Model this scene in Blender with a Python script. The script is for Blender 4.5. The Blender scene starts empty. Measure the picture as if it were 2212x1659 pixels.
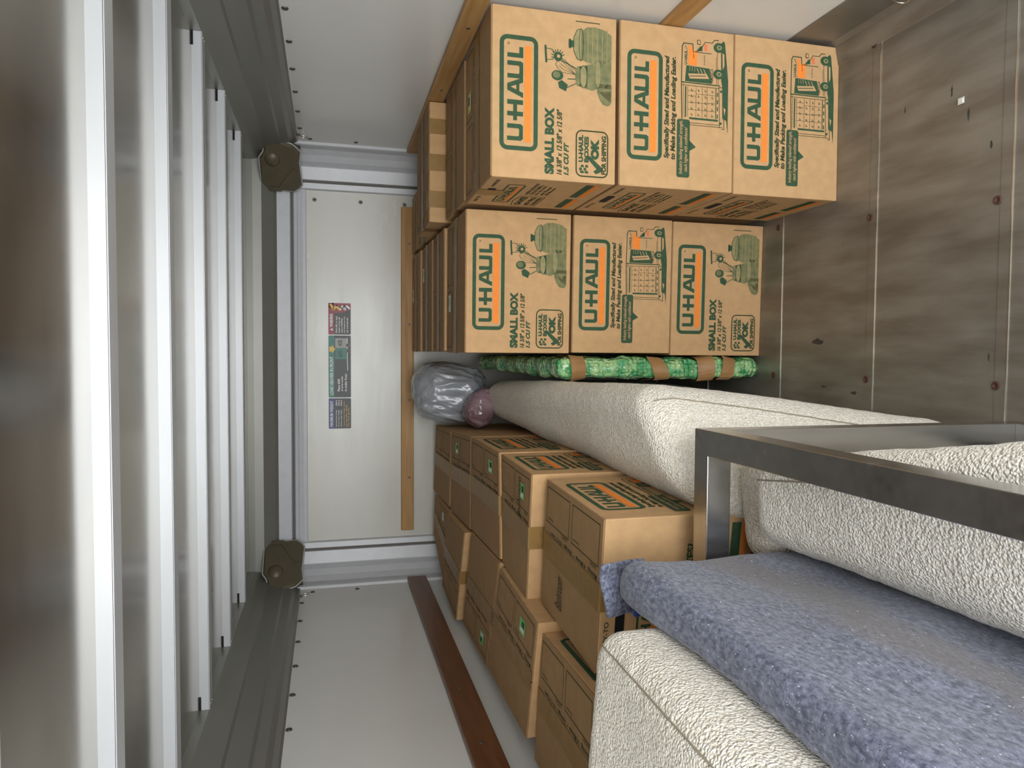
import bpy, bmesh, math, random
from mathutils import Vector, Matrix, noise
from mathutils.geometry import tessellate_polygon
random.seed(7)
S = bpy.context.scene
COL = S.collection
PI = math.pi

# ---------------------------------------------------------------- camera
F_, YAW, PITCH, ROLL, CH = 1540.8, -0.043, 0.2528, -0.0047, 1.3657
cy, sy, cp, sp = math.cos(YAW), math.sin(YAW), math.cos(PITCH), math.sin(PITCH)
Fv = Vector((sy*cp, cy*cp, -sp)); Rv = Vector((cy, -sy, 0)); Uv = Rv.cross(Fv)
Rr = math.cos(ROLL)*Rv + math.sin(ROLL)*Uv; Ur = -math.sin(ROLL)*Rv + math.cos(ROLL)*Uv
cd = bpy.data.cameras.new('camera'); cam = bpy.data.objects.new('camera', cd); COL.objects.link(cam)
X, Y, Z = -Ur, Rr, -Fv                     # the phone was held sideways
cam.matrix_world = Matrix(((X.x, Y.x, Z.x, 0), (X.y, Y.y, Z.y, 0), (X.z, Y.z, Z.z, CH), (0, 0, 0, 1)))
cd.sensor_width = 36; cd.lens = F_/2212*36; cd.clip_start = 0.02; cd.clip_end = 200
S.camera = cam

# ---------------------------------------------------------------- light
w = bpy.data.worlds.new('sky'); S.world = w; w.use_nodes = True
nt = w.node_tree; bg = nt.nodes['Background']
tc = nt.nodes.new('ShaderNodeTexCoord'); sx = nt.nodes.new('ShaderNodeSeparateXYZ')
rp = nt.nodes.new('ShaderNodeValToRGB')
nt.links.new(tc.outputs['Generated'], sx.inputs[0]); nt.links.new(sx.outputs['Z'], rp.inputs[0])
rp.color_ramp.elements[0].position = 0.0; rp.color_ramp.elements[0].color = (0.95, 0.93, 0.88, 1)
rp.color_ramp.elements[1].position = 0.7; rp.color_ramp.elements[1].color = (0.62, 0.72, 0.90, 1)
nt.links.new(rp.outputs[0], bg.inputs['Color']); bg.inputs['Strength'].default_value = 2.4
# soft daylight falling in through the open rear door
dl = bpy.data.lights.new('door_daylight', 'AREA'); dl.shape = 'RECTANGLE'; dl.size = 1.8; dl.size_y = 1.2
dl.energy = 36; dl.color = (0.95, 0.975, 1.0)
do = bpy.data.objects.new('door_daylight', dl); COL.objects.link(do)
do.location = (-0.15, -0.95, 0.95); do.rotation_euler = (math.radians(92), 0, 0)
S.view_settings.view_transform = 'Standard'; S.view_settings.look = 'None'
S.view_settings.exposure = 0.6; S.view_settings.gamma = 1.0
S.view_settings.use_curve_mapping = False

# ---------------------------------------------------------------- materials
MATS = {}
def lin(r, g, b):
    f = lambda c: ((c/255+0.055)/1.055)**2.4 if c > 10 else c/255/12.92
    return (f(r), f(g), f(b), 1)
def mat(name, col, rough=0.5, metal=0.0, var=0.0, scale=20, col2=None, bump=0.0, bscale=80, coat=0, trans=0,
        alpha=1, stretch=(1, 1, 1), spec=0.5, sheen=0, detail=4, rvar=0.0):
    m = bpy.data.materials.new(name); m.use_nodes = True; n = m.node_tree.nodes; L = m.node_tree.links
    p = n['Principled BSDF']; MATS[name] = m
    p.inputs['Base Color'].default_value = col; p.inputs['Roughness'].default_value = rough
    p.inputs['Metallic'].default_value = metal; p.inputs['Coat Weight'].default_value = coat
    p.inputs['Transmission Weight'].default_value = trans; p.inputs['Alpha'].default_value = alpha
    p.inputs['Specular IOR Level'].default_value = spec; p.inputs['Sheen Weight'].default_value = sheen
    t = n.new('ShaderNodeTexCoord'); mp = n.new('ShaderNodeMapping'); mp.inputs['Scale'].default_value = stretch
    L.new(t.outputs['Object'], mp.inputs[0])
    if var or col2 or rvar:
        nz = n.new('ShaderNodeTexNoise'); nz.inputs['Scale'].default_value = scale
        nz.inputs['Detail'].default_value = detail; L.new(mp.outputs[0], nz.inputs['Vector'])
        r = n.new('ShaderNodeValToRGB'); r.color_ramp.elements[0].position = 0.3; r.color_ramp.elements[1].position = 0.7
        c2 = col2 or tuple(min(1, c*(1+var)) for c in col[:3])+(1,)
        c1 = col if col2 else tuple(c*(1-var) for c in col[:3])+(1,)
        r.color_ramp.elements[0].color = c1; r.color_ramp.elements[1].color = c2
        L.new(nz.outputs['Fac'], r.inputs[0])
        if var or col2: L.new(r.outputs[0], p.inputs['Base Color'])
        if rvar:
            mr = n.new('ShaderNodeMapRange'); mr.inputs['To Min'].default_value = rough-rvar
            mr.inputs['To Max'].default_value = rough+rvar
            L.new(nz.outputs['Fac'], mr.inputs[0]); L.new(mr.outputs[0], p.inputs['Roughness'])
    if bump:
        nb = n.new('ShaderNodeTexNoise'); nb.inputs['Scale'].default_value = bscale; nb.inputs['Detail'].default_value = 3
        L.new(mp.outputs[0], nb.inputs['Vector'])
        b = n.new('ShaderNodeBump'); b.inputs['Strength'].default_value = bump; b.inputs['Distance'].default_value = 0.01
        L.new(nb.outputs['Fac'], b.inputs['Height']); L.new(b.outputs[0], p.inputs['Normal'])
    return m
CARD = lin(194, 157, 113)
mat('cardboard', CARD, 0.82, var=0.07, scale=38, bump=0.05, bscale=220, spec=0.25)
mat('cardboard_top_shaded', lin(160, 127, 89), 0.8, var=0.06, scale=30, bump=0.05, bscale=200, spec=0.3)  # same cardboard, darkened: the dim light on carton tops is put into its colour
mat('flute', lin(150, 116, 78), 0.9, var=0.1, scale=200)
mat('ink_green', lin(58, 84, 60), 0.75, var=0.12, scale=90, spec=0.2)
mat('ink_dark', lin(52, 66, 42), 0.75, spec=0.2)
mat('ink_orange', lin(240, 138, 58), 0.75, var=0.04, scale=90, spec=0.2)
mat('ink_tone', lin(138, 132, 92), 0.8, spec=0.2, col2=lin(100, 108, 76), scale=45)
mat('ink_tone_light', lin(160, 148, 106), 0.8, spec=0.2, col2=lin(130, 128, 90), scale=60)
mat('ink_card', CARD, 0.85, spec=0.2)
mat('ink_red', lin(225, 120, 80), 0.8, spec=0.2)
mat('black', (0.006, 0.005, 0.004, 1), 0.9)
mat('packing_tape', lin(146, 114, 66), 0.42, var=0.08, scale=60, bump=0.12, bscale=30, spec=0.3)
mat('brown_tape', lin(160, 122, 78), 0.38, var=0.1, scale=25, bump=0.15, bscale=35)
mat('sticker_green', lin(120, 196, 110), 0.5)
mat('sticker_white', lin(225, 228, 218), 0.5)
mat('sticker_yellow', lin(206, 200, 90), 0.5)
mat('wall_white', lin(222, 222, 218), 0.22, var=0.02, scale=3, bump=0.02, bscale=5, spec=0.5, rvar=0.05)
mat('front_white', lin(206, 205, 196), 0.25, var=0.03, scale=4, bump=0.05, bscale=9, stretch=(1, 1, 3), spec=0.5, rvar=0.08)
mat('post_white', lin(200, 202, 206), 0.35, metal=0.0, var=0.03, scale=30, spec=0.6)
mat('rail_grey', lin(132, 132, 124), 0.38, metal=0.35, var=0.03, scale=8, stretch=(1, 0.2, 1))
mat('groove', lin(92, 88, 82), 0.6)
mat('aluminium', lin(222, 220, 214), 0.32, metal=0.75, var=0.05, scale=12, stretch=(0.3, 1, 1), rvar=0.06)
mat('bow_metal', lin(194, 196, 198), 0.38, metal=0.3, var=0.03, scale=12, stretch=(0.3, 1, 1))
m = mat('roof_skin', lin(190, 186, 178), 0.17, metal=0.92, var=0.12, scale=7, bump=0.06, bscale=4, rvar=0.08, stretch=(0.5, 1, 1))
mat('corner_cast', lin(92, 84, 66), 0.42, var=0.1, scale=20, spec=0.5)
mat('sealant', lin(176, 176, 172), 0.5)
mat('rivet_metal', lin(120, 118, 114), 0.35, metal=0.9)
mat('rust', lin(96, 66, 56), 0.7, metal=0.3)
mat('chrome', lin(230, 226, 218), 0.15, metal=1.0)
mat('batten_wood', lin(186, 146, 92), 0.5, col2=lin(160, 118, 68), scale=5, stretch=(1.0, 14, 14), bump=0.05, bscale=12, spec=0.4)
mat('batten_wood_cross', lin(186, 146, 92), 0.5, col2=lin(160, 118, 68), scale=5, stretch=(14, 1.0, 14), bump=0.05, bscale=12, spec=0.4)
mat('batten_dark', lin(120, 78, 50), 0.35, col2=lin(96, 58, 36), scale=5, stretch=(10, 1.0, 10), bump=0.04, bscale=12)
mat('steel_frame', lin(190, 190, 188), 0.24, metal=1.0, var=0.06, scale=9, stretch=(6, 6, 1), rvar=0.08)
mat('asphalt', lin(150, 146, 138), 0.9, var=0.1, scale=6)

def nodes(m): return m.node_tree.nodes, m.node_tree.links, m.node_tree.nodes['Principled BSDF']
# steel floor sheet: mottled, scuffed along the length of the trailer
m = mat('floor_steel', lin(150, 146, 138), 0.45, metal=0.55, var=0.1, scale=5, bump=0.05, bscale=6, rvar=0.08)
n, L, p = nodes(m)
t = n['Texture Coordinate']; mp = n.new('ShaderNodeMapping'); mp.inputs['Rotation'].default_value = (0, 0, 0.25)
mp.inputs['Scale'].default_value = (7, 1.4, 1); L.new(t.outputs['Object'], mp.inputs[0])
nz = n.new('ShaderNodeTexNoise'); nz.inputs['Scale'].default_value = 2.6; nz.inputs['Detail'].default_value = 7
L.new(mp.outputs[0], nz.inputs['Vector'])
rr = n.new('ShaderNodeValToRGB'); rr.color_ramp.elements[0].position = 0.36; rr.color_ramp.elements[1].position = 0.62
rr.color_ramp.elements[0].color = (0.72, 0.68, 0.64, 1); rr.color_ramp.elements[1].color = (1.05, 1.05, 1.04, 1)
L.new(nz.outputs['Fac'], rr.inputs[0])
mx = n.new('ShaderNodeMix'); mx.data_type = 'RGBA'; mx.blend_type = 'MULTIPLY'; mx.inputs[0].default_value = 1
src = p.inputs['Base Color'].links[0].from_socket
L.new(src, mx.inputs[6]); L.new(rr.outputs[0], mx.inputs[7]); L.new(mx.outputs[2], p.inputs['Base Color'])

def fabric(name, c1, c2, scale, strength, dist, rough=0.95):
    m = bpy.data.materials.new(name); m.use_nodes = True; MATS[name] = m; n, L, p = nodes(m)
    p.inputs['Roughness'].default_value = rough; p.inputs['Specular IOR Level'].default_value = 0.15
    p.inputs['Sheen Weight'].default_value = 0.25
    t = n.new('ShaderNodeTexCoord')
    nz0 = n.new('ShaderNodeTexNoise'); nz0.inputs['Scale'].default_value = scale*0.55; nz0.inputs['Detail'].default_value = 2
    L.new(t.outputs['Object'], nz0.inputs['Vector'])
    mxv = n.new('ShaderNodeMix'); mxv.data_type = 'RGBA'; mxv.inputs[0].default_value = 0.006
    L.new(t.outputs['Object'], mxv.inputs[6]); L.new(nz0.outputs['Color'], mxv.inputs[7])
    v = n.new('ShaderNodeTexVoronoi'); v.feature = 'SMOOTH_F1'; v.inputs['Scale'].default_value = scale
    v.inputs['Smoothness'].default_value = 0.4; L.new(mxv.outputs[2], v.inputs['Vector'])
    nz = n.new('ShaderNodeTexNoise'); nz.inputs['Scale'].default_value = scale*0.8; nz.inputs['Detail'].default_value = 3
    L.new(t.outputs['Object'], nz.inputs['Vector'])
    nz.inputs['Scale'].default_value = scale*0.35
    ns = n.new('ShaderNodeMath'); ns.operation = 'MULTIPLY_ADD'; ns.inputs[1].default_value = .7; ns.inputs[2].default_value = .35
    L.new(nz.outputs['Fac'], ns.inputs[0])
    ad = n.new('ShaderNodeMath'); ad.operation = 'SUBTRACT'; L.new(ns.outputs[0], ad.inputs[0]); L.new(v.outputs['Distance'], ad.inputs[1])
    b = n.new('ShaderNodeBump'); b.inputs['Strength'].default_value = strength; b.inputs['Distance'].default_value = dist
    L.new(ad.outputs[0], b.inputs['Height']); L.new(b.outputs[0], p.inputs['Normal'])
    r = n.new('ShaderNodeValToRGB'); r.color_ramp.elements[0].position = 0.0; r.color_ramp.elements[1].position = 0.45
    r.color_ramp.elements[0].color = c1; r.color_ramp.elements[1].color = c2
    L.new(ad.outputs[0], r.inputs[0]); L.new(r.outputs[0], p.inputs['Base Color'])
    return m
fabric('boucle', lin(224, 216, 199), lin(250, 246, 234), 250, 0.85, 0.004)
mat('seam_thread', lin(150, 140, 122), 0.9)
# moving blanket: blue grey felt with pale and dark fibres and a brown dirty streak
m = bpy.data.materials.new('felt'); m.use_nodes = True; MATS['felt'] = m; n, L, p = nodes(m)
p.inputs['Roughness'].default_value = 1; p.inputs['Specular IOR Level'].default_value = 0.1; p.inputs['Sheen Weight'].default_value = 0.3
t = n.new('ShaderNodeTexCoord')
def nznode(sc, det, st=(1, 1, 1)):
    mp = n.new('ShaderNodeMapping'); mp.inputs['Scale'].default_value = st; L.new(t.outputs['Object'], mp.inputs[0])
    q = n.new('ShaderNodeTexNoise'); q.inputs['Scale'].default_value = sc; q.inputs['Detail'].default_value = det
    L.new(mp.outputs[0], q.inputs['Vector']); return q
def rampn(src, a, b, ca, cb):
    r = n.new('ShaderNodeValToRGB'); r.color_ramp.elements[0].position = a; r.color_ramp.elements[1].position = b
    r.color_ramp.elements[0].color = ca; r.color_ramp.elements[1].color = cb; L.new(src, r.inputs[0]); return r
def mixn(fac, a, b, mode='MIX'):
    q = n.new('ShaderNodeMix'); q.data_type = 'RGBA'; q.blend_type = mode
    if hasattr(fac, 'links') or not isinstance(fac, (int, float)): L.new(fac, q.inputs[0])
    else: q.inputs[0].default_value = fac
    for s_, k in ((a, 6), (b, 7)):
        if isinstance(s_, tuple): q.inputs[k].default_value = s_
        else: L.new(s_, q.inputs[k])
    return q.outputs[2]
base = rampn(nznode(170, 8, (1, .6, 1)).outputs['Fac'], 0.34, 0.68, lin(72, 77, 96), lin(134, 138, 158))
blk = (0, 0, 0, 1); wht = (1, 1, 1, 1)
spk = rampn(nznode(420, 2, (1, 0.35, 1)).outputs['Fac'], 0.68, 0.74, blk, wht)
dks = rampn(nznode(300, 2, (1, 0.5, 1)).outputs['Fac'], 0.66, 0.72, blk, wht)
sxy = n.new('ShaderNodeSeparateXYZ'); L.new(t.outputs['Object'], sxy.inputs[0])
# the streak runs roughly parallel to the long top edge, partway down the side
wv = n.new('ShaderNodeMath'); wv.operation = 'MULTIPLY_ADD'; wv.inputs[1].default_value = -0.06
L.new(sxy.outputs['Y'], wv.inputs[0]); L.new(sxy.outputs['Z'], wv.inputs[2])
d2 = n.new('ShaderNodeMath'); d2.operation = 'ADD'; nn = nznode(7, 4)
nm = n.new('ShaderNodeMath'); nm.operation = 'MULTIPLY'; nm.inputs[1].default_value = 0.16; L.new(nn.outputs['Fac'], nm.inputs[0])
L.new(wv.outputs[0], d2.inputs[0]); L.new(nm.outputs[0], d2.inputs[1])
st = n.new('ShaderNodeValToRGB'); cr = st.color_ramp; cr.elements[0].position = 0.70; cr.elements[0].color = blk
cr.elements[1].position = 0.745; cr.elements[1].color = (0.75, 0.75, 0.75, 1)
e = cr.elements.new(0.785); e.color = (0.75, 0.75, 0.75, 1); e = cr.elements.new(0.83); e.color = blk
L.new(d2.outputs[0], st.inputs[0])
c = mixn(st.outputs[0], base.outputs[0], lin(112, 106, 104))
c = mixn(spk.outputs[0], c, lin(214, 218, 228)); c = mixn(dks.outputs[0], c, lin(60, 62, 76))
L.new(c, p.inputs['Base Color'])
b = n.new('ShaderNodeBump'); b.inputs['Strength'].default_value = 0.7; b.inputs['Distance'].default_value = 0.003
L.new(nznode(150, 4).outputs['Fac'], b.inputs['Height']); L.new(b.outputs[0], p.inputs['Normal'])
mat('blue_edging', lin(52, 74, 170), 0.8, bump=0.3, bscale=300)
# bubble wrap
m = bpy.data.materials.new('bubble_wrap'); m.use_nodes = True; MATS['bubble_wrap'] = m; n, L, p = nodes(m)
t = n.new('ShaderNodeTexCoord')
v = n.new('ShaderNodeTexVoronoi'); v.feature = 'SMOOTH_F1'; v.inputs['Scale'].default_value = 62; v.inputs['Randomness'].default_value = 0.35
v.inputs['Smoothness'].default_value = 0.25
L.new(t.outputs['Object'], v.inputs['Vector'])
inv = rampn(v.outputs['Distance'], 0.30, 0.62, wht, blk)
wr = nznode(26, 5)
ad = n.new('ShaderNodeMath'); ad.operation = 'MULTIPLY_ADD'; ad.inputs[1].default_value = 1.6
L.new(wr.outputs['Fac'], ad.inputs[0]); L.new(inv.outputs[0], ad.inputs[2])
b = n.new('ShaderNodeBump'); b.inputs['Strength'].default_value = 0.9; b.inputs['Distance'].default_value = 0.007
L.new(ad.outputs[0], b.inputs['Height']); L.new(b.outputs[0], p.inputs['Normal'])
c = mixn(rampn(nznode(30, 4).outputs['Fac'], 0.38, 0.70, blk, wht).outputs[0], lin(72, 165, 104), lin(188, 226, 160))  # pale patches paint in light passing through the wrap, besides its layers
L.new(c, p.inputs['Base Color']); p.inputs['Roughness'].default_value = 0.12; p.inputs['Coat Weight'].default_value = 0.8
p.inputs['Coat Roughness'].default_value = 0.05
# thin plastic bags
def film(name, c1, c2, al=0.93):
    global n, L, p, t
    m = bpy.data.materials.new(name); m.use_nodes = True; MATS[name] = m; n, L, p = nodes(m)
    t = n.new('ShaderNodeTexCoord')
    c = rampn(nznode(11, 5, (1, 1, 0.4)).outputs['Fac'], 0.4, 0.68, c1, c2)
    L.new(c.outputs[0], p.inputs['Base Color']); p.inputs['Roughness'].default_value = 0.28; p.inputs['Coat Weight'].default_value = 0.5
    p.inputs['Subsurface Weight'].default_value = 0.2
    b = n.new('ShaderNodeBump'); b.inputs['Strength'].default_value = 0.35; b.inputs['Distance'].default_value = 0.010
    L.new(nznode(22, 4, (1, 1, 0.3)).outputs['Fac'], b.inputs['Height']); L.new(b.outputs[0], p.inputs['Normal'])
film('grey_film', lin(136, 140, 146), lin(168, 172, 178))
film('pink_film', lin(120, 92, 98), lin(166, 140, 148))

# ---------------------------------------------------------------- helpers
def tag(o, label=None, cat=None, group=None, kind=None):
    if label: o['label'] = label
    if cat: o['category'] = cat
    if group: o['group'] = group
    if kind: o['kind'] = kind
    return o
def link(name, me, parent=None, loc=None):
    o = bpy.data.objects.new(name, me); COL.objects.link(o)
    if loc is not None: o.location = loc
    if parent is not None: o.parent = parent
    return o
def empty(name, loc=(0, 0, 0)):
    return link(name, None, None, loc)
class MB:
    """collects shapes and links them as one mesh object"""
    def __init__(s): s.v = []; s.f = []; s.m = []; s.slots = []; s.sm = []
    def slot(s, m):
        if m not in s.slots: s.slots.append(m)
        return s.slots.index(m)
    def add(s, vs, fs, m, smooth=False):
        k = len(s.v); i = s.slot(m)
        s.v += [tuple(q) for q in vs]
        for f in fs: s.f.append([a+k for a in f]); s.m.append(i); s.sm.append(smooth)
        return s
    def hexa(s, c, m, bev=0.0):
        """c: 4 bottom corners then 4 top corners, counter-clockwise from above"""
        fs = [(3, 2, 1, 0), (4, 5, 6, 7), (0, 1, 5, 4), (1, 2, 6, 5), (2, 3, 7, 6), (3, 0, 4, 7)]
        if bev:
            bm = bmesh.new(); vs = [bm.verts.new(q) for q in c]
            for f in fs: bm.faces.new([vs[i] for i in f])
            bmesh.ops.bevel(bm, geom=bm.edges[:], offset=bev, segments=2, affect='EDGES', profile=0.5)
            bm.verts.index_update()
            s.add([v.co[:] for v in bm.verts], [[v.index for v in f.verts] for f in bm.faces], m); bm.free()
        else: s.add(c, fs, m)
        return s
    def box(s, a, b, m, bev=0.0):
        (x0, y0, z0), (x1, y1, z1) = a, b
        return s.hexa([(x0, y0, z0), (x1, y0, z0), (x1, y1, z0), (x0, y1, z0), (x0, y0, z1), (x1, y0, z1), (x1, y1, z1), (x0, y1, z1)], m, bev)
    def lathe(s, prof, m, M=Matrix(), n=20):
        vs = []; fs = []
        for r, z in prof:
            for k in range(n): a = 2*PI*k/n; vs.append(M @ Vector((r*math.cos(a), r*math.sin(a), z)))
        for i in range(len(prof)-1):
            for k in range(n):
                k2 = (k+1) % n; fs.append((i*n+k, i*n+k2, (i+1)*n+k2, (i+1)*n+k))
        fs.append(list(range(n))[::-1]); fs.append([(len(prof)-1)*n+k for k in range(n)])
        return s.add(vs, fs, m, True)
    def tube(s, pts, r, m, n=8, closed=False):
        pts = [Vector(q) for q in pts]; N = len(pts); vs = []; fs = []
        for i, q in enumerate(pts):
            d = (pts[(i+1) % N]-pts[i-1]) if closed else (pts[min(i+1, N-1)]-pts[max(i-1, 0)])
            d.normalize(); a = d.orthogonal().normalized() if i == 0 else (prev - prev.dot(d)*d).normalized()
            prev = a; b = d.cross(a)
            for k in range(n): t_ = 2*PI*k/n; vs.append(q+r*(math.cos(t_)*a+math.sin(t_)*b))
        for i in range(N if closed else N-1):
            for k in range(n):
                k2 = (k+1) % n; j = (i+1) % N; fs.append((i*n+k, i*n+k2, j*n+k2, j*n+k))
        if not closed: fs.append(list(range(n))[::-1]); fs.append([(N-1)*n+k for k in range(n)])
        return s.add(vs, fs, m, True)
    def extrude(s, prof, a, b, m, axis='y', closed=True):
        """prof: 2D points; axis y: (x,z) swept in y; z: (x,y) swept in z; x: (y,z) swept in x"""
        def P(q, t): return {'y': (q[0], t, q[1]), 'z': (q[0], q[1], t), 'x': (t, q[0], q[1])}[axis]
        N = len(prof); vs = [P(q, a) for q in prof]+[P(q, b) for q in prof]
        fs = [(i, (i+1) % N, N+(i+1) % N, N+i) for i in range(N if closed else N-1)]
        if closed:
            tri = tessellate_polygon([[Vector((q[0], q[1], 0)) for q in prof]])
            fs += [tuple(t_) for t_ in tri] + [tuple(N+i for i in t_[::-1]) for t_ in tri]
        return s.add(vs, fs, m)
    def build(s, name, parent=None, loc=None, recalc=True):
        me = bpy.data.meshes.new(name)
        o = Vector(loc) if loc is not None else Vector((0, 0, 0))
        me.from_pydata([tuple(Vector(q)-o) for q in s.v], [], s.f)
        for k in s.slots: me.materials.append(MATS[k])
        me.polygons.foreach_set('material_index', s.m); me.polygons.foreach_set('use_smooth', s.sm)
        me.update()
        if recalc:
            bm = bmesh.new(); bm.from_mesh(me); bmesh.ops.recalc_face_normals(bm, faces=bm.faces[:]); bm.to_mesh(me); bm.free()
        return link(name, me, parent, loc)

# ---------------------------------------------------------------- printing: flat artwork in unit panels
TXT = {}
def text_shape(body, off=0.0, shear=0.0, sp=1.0):
    key = (body, off, shear, sp)
    if key not in TXT:
        cu = bpy.data.curves.new('t', 'FONT'); cu.body = body; cu.offset = off; cu.shear = shear; cu.space_character = sp
        cu.resolution_u = 3; o = bpy.data.objects.new('t', cu); COL.objects.link(o)
        dg = bpy.context.evaluated_depsgraph_get(); me = bpy.data.meshes.new_from_object(o.evaluated_get(dg))
        vs = [(v.co.x, v.co.y) for v in me.vertices]; fs = [tuple(f.vertices) for f in me.polygons]
        bpy.data.objects.remove(o); bpy.data.curves.remove(cu); bpy.data.meshes.remove(me)
        x0 = min(v[0] for v in vs); x1 = max(v[0] for v in vs); y0 = min(v[1] for v in vs); y1 = max(v[1] for v in vs)
        TXT[key] = ([((x-x0)/(x1-x0), (y-y0)/(y1-y0)) for x, y in vs], fs)
    return TXT[key]
class Art:
    """artwork on a panel; s runs 0..1 left to right, t runs 0..1 top to bottom; asp = width/height"""
    def __init__(a, asp): a.asp = asp; a.it = []
    def raw(a, pts, fs, m, lay=0): a.it.append((pts, fs, m, lay)); return a
    def poly(a, pts, m, lay=0):
        tri = tessellate_polygon([[Vector((x*a.asp, y, 0)) for x, y in pts]])
        return a.raw(pts, [tuple(t_) for t_ in tri], m, lay)
    def rect(a, s0, t0, s1, t1, m, lay=0): return a.raw([(s0, t0), (s0, t1), (s1, t1), (s1, t0)], [(0, 1, 2, 3)], m, lay)
    def rpts(a, s0, t0, s1, t1, r, n=5):
        out = []; rs = r/a.asp
        for cx, cy_, a0 in ((s1-rs, t0+r, -PI/2), (s1-rs, t1-r, 0), (s0+rs, t1-r, PI/2), (s0+rs, t0+r, PI)):
            for k in range(n+1): q = a0+PI/2*k/n; out.append((cx+rs*math.cos(q), cy_+r*math.sin(q)))
        return out
    def ring(a, s0, t0, s1, t1, w_, r, m, lay=0):
        A = a.rpts(s0, t0, s1, t1, r); B = a.rpts(s0+w_/a.asp, t0+w_, s1-w_/a.asp, t1-w_, max(r-w_, 0.002)); N = len(A)
        return a.raw(A+B, [(i, (i+1) % N, N+(i+1) % N, N+i) for i in range(N)], m, lay)
    def rrect(a, s0, t0, s1, t1, r, m, lay=0): return a.poly(a.rpts(s0, t0, s1, t1, r), m, lay)
    def text(a, body, s0, t0, s1, t1, m, off=0.0, shear=0.0, lay=0, sp=1.0):
        vs, fs = text_shape(body, off, shear, sp)
        return a.raw([(s0+x*(s1-s0), t1-y*(t1-t0)) for x, y in vs], fs, m, lay)
    def ell(a, cx, cy_, rx, ry, m, lay=0, n=20): return a.poly([(cx+rx*math.cos(2*PI*k/n), cy_+ry*math.sin(2*PI*k/n)) for k in range(n)], m, lay)
    def line(a, pts, w_, m, lay=0, closed=False):
        q = [Vector((x*a.asp, y)) for x, y in pts]
        if closed: q.append(q[0])
        for i in range(len(q)-1):
            d = q[i+1]-q[i]
            if d.length < 1e-6: continue
            d.normalize(); nrm = Vector((-d.y, d.x))*w_/2; e_ = d*w_/2
            c4 = [q[i]-e_+nrm, q[i+1]+e_+nrm, q[i+1]+e_-nrm, q[i]-e_-nrm]
            a.raw([(v.x/a.asp, v.y) for v in c4], [(0, 1, 2, 3)], m, lay)
        return a
    def eline(a, cx, cy_, rx, ry, w_, m, lay=0, a0=0, a1=2*PI, n=16):
        return a.line([(cx+rx*math.cos(a0+(a1-a0)*k/n), cy_+ry*math.sin(a0+(a1-a0)*k/n)) for k in range(n+1)], w_, m, lay)
    def logo(a, s0, t0, s1, t1, m, lay=0):
        """the block lettering, as drawn on the carton"""
        def P(pts): a.poly([(s0+x*(s1-s0), t0+y*(t1-t0)) for x, y in pts], m, lay)
        P([(0, 0), (.045, 0), (.045, .72), (.062, .76), (.115, .76), (.13, .72), (.13, 0), (.178, 0), (.178, .86), (.16, 1), (.02, 1), (0, .86)])
        P([(.215, .38), (.262, .38), (.262, 0), (.31, 0), (.31, .38), (.385, .38), (.385, 0), (.435, 0), (.435, 1), (.385, 1), (.385, .62), (.31, .62), (.31, 1), (.262, 1), (.262, .62), (.215, .62)])
        P([(.46, 1), (.535, 0), (.605, 0), (.68, 1), (.625, 1), (.608, .76), (.53, .76), (.515, 1)])
        a.poly([(s0+x*(s1-s0), t0+y*(t1-t0)) for x, y in ((.545, .56), (.57, .2), (.595, .56))], 'ink_card', lay+1)
        P([(.665, 0), (.712, 0), (.712, .72), (.728, .76), (.782, .76), (.8, .72), (.8, 0), (.848, 0), (.848, .86), (.83, 1), (.685, 1), (.665, .86)])
        P([(.885, 0), (.932, 0), (.932, .75), (1.0, .75), (1.0, 1), (.885, 1)])
        return a
    def logobox(a, s0, t0, s1, t1, small=False):
        H = t1-t0; W = s1-s0
        a.ring(s0, t0, s1, t1, H*(.11 if not small else .09), H*.2, 'ink_green')
        a.logo(s0+.085*W, t0+.2*H, s0+.90*W, t0+.61*H, 'ink_green')
        a.rect(s0+.075*W, t0+.65*H, s0+.915*W, t0+.82*H, 'ink_orange')
        if not small: a.eline(s0+.925*W, t0+.23*H, .006, .008, .003, 'ink_green', n=8)
        return a
    def put(a, mb, q, off=0.0008):
        """q = TL, TR, BR, BL in space"""
        TL, TR, BR, BL = [Vector(k) for k in q]; nrm = (BL-TL).cross(TR-TL).normalized()
        for pts, fs, m, lay in a.it:
            vs = []
            for s_, t_ in pts:
                vs.append((1-t_)*((1-s_)*TL+s_*TR)+t_*((1-s_)*BL+s_*BR)+nrm*(off+0.0005*lay))
            mb.add(vs, fs, m)

# front panel A: pots and pans
PA = Art(1.29)
PA.logobox(.162, .058, .832, .360)
PA.text('SMALL BOX', .036, .415, .432, .492, 'ink_green', off=0.06)
PA.text('16 3/8" x 12 5/8" x 12 5/8"', .036, .512, .425, .556, 'ink_dark', off=0.035, shear=0.25)
PA.text('1.5 CU FT', .036, .570, .232, .612, 'ink_green', off=0.055, shear=0.25)
PA.ring(.034, .668, .315, .938, .010, .05, 'ink_dark')
for i in range(3):
    for j in range(2):
        x0 = .056+.018*i; y0 = .70+.036*j+(.010 if i != 1 else -.004)
        PA.poly([(x0, y0), (x0+.015, y0-.008 if i < 1 else y0+.004), (x0+.015, y0+.022), (x0, y0+.028)], 'ink_green')
PA.text('U-HAUL', .122, .692, .285, .730, 'ink_green', off=0.06)
PA.text('BOXES', .122, .738, .278, .776, 'ink_green', off=0.06)
PA.poly([(.055, .838), (.07, .815), (.085, .842), (.155, .755), (.162, .785), (.090, .895), (.075, .895)], 'ink_green')
PA.text('OK', .142, .792, .268, .862, 'ink_green', off=0.08)
PA.text('FOR SHIPPING', .056, .882, .288, .922, 'ink_dark', off=0.045)
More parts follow.
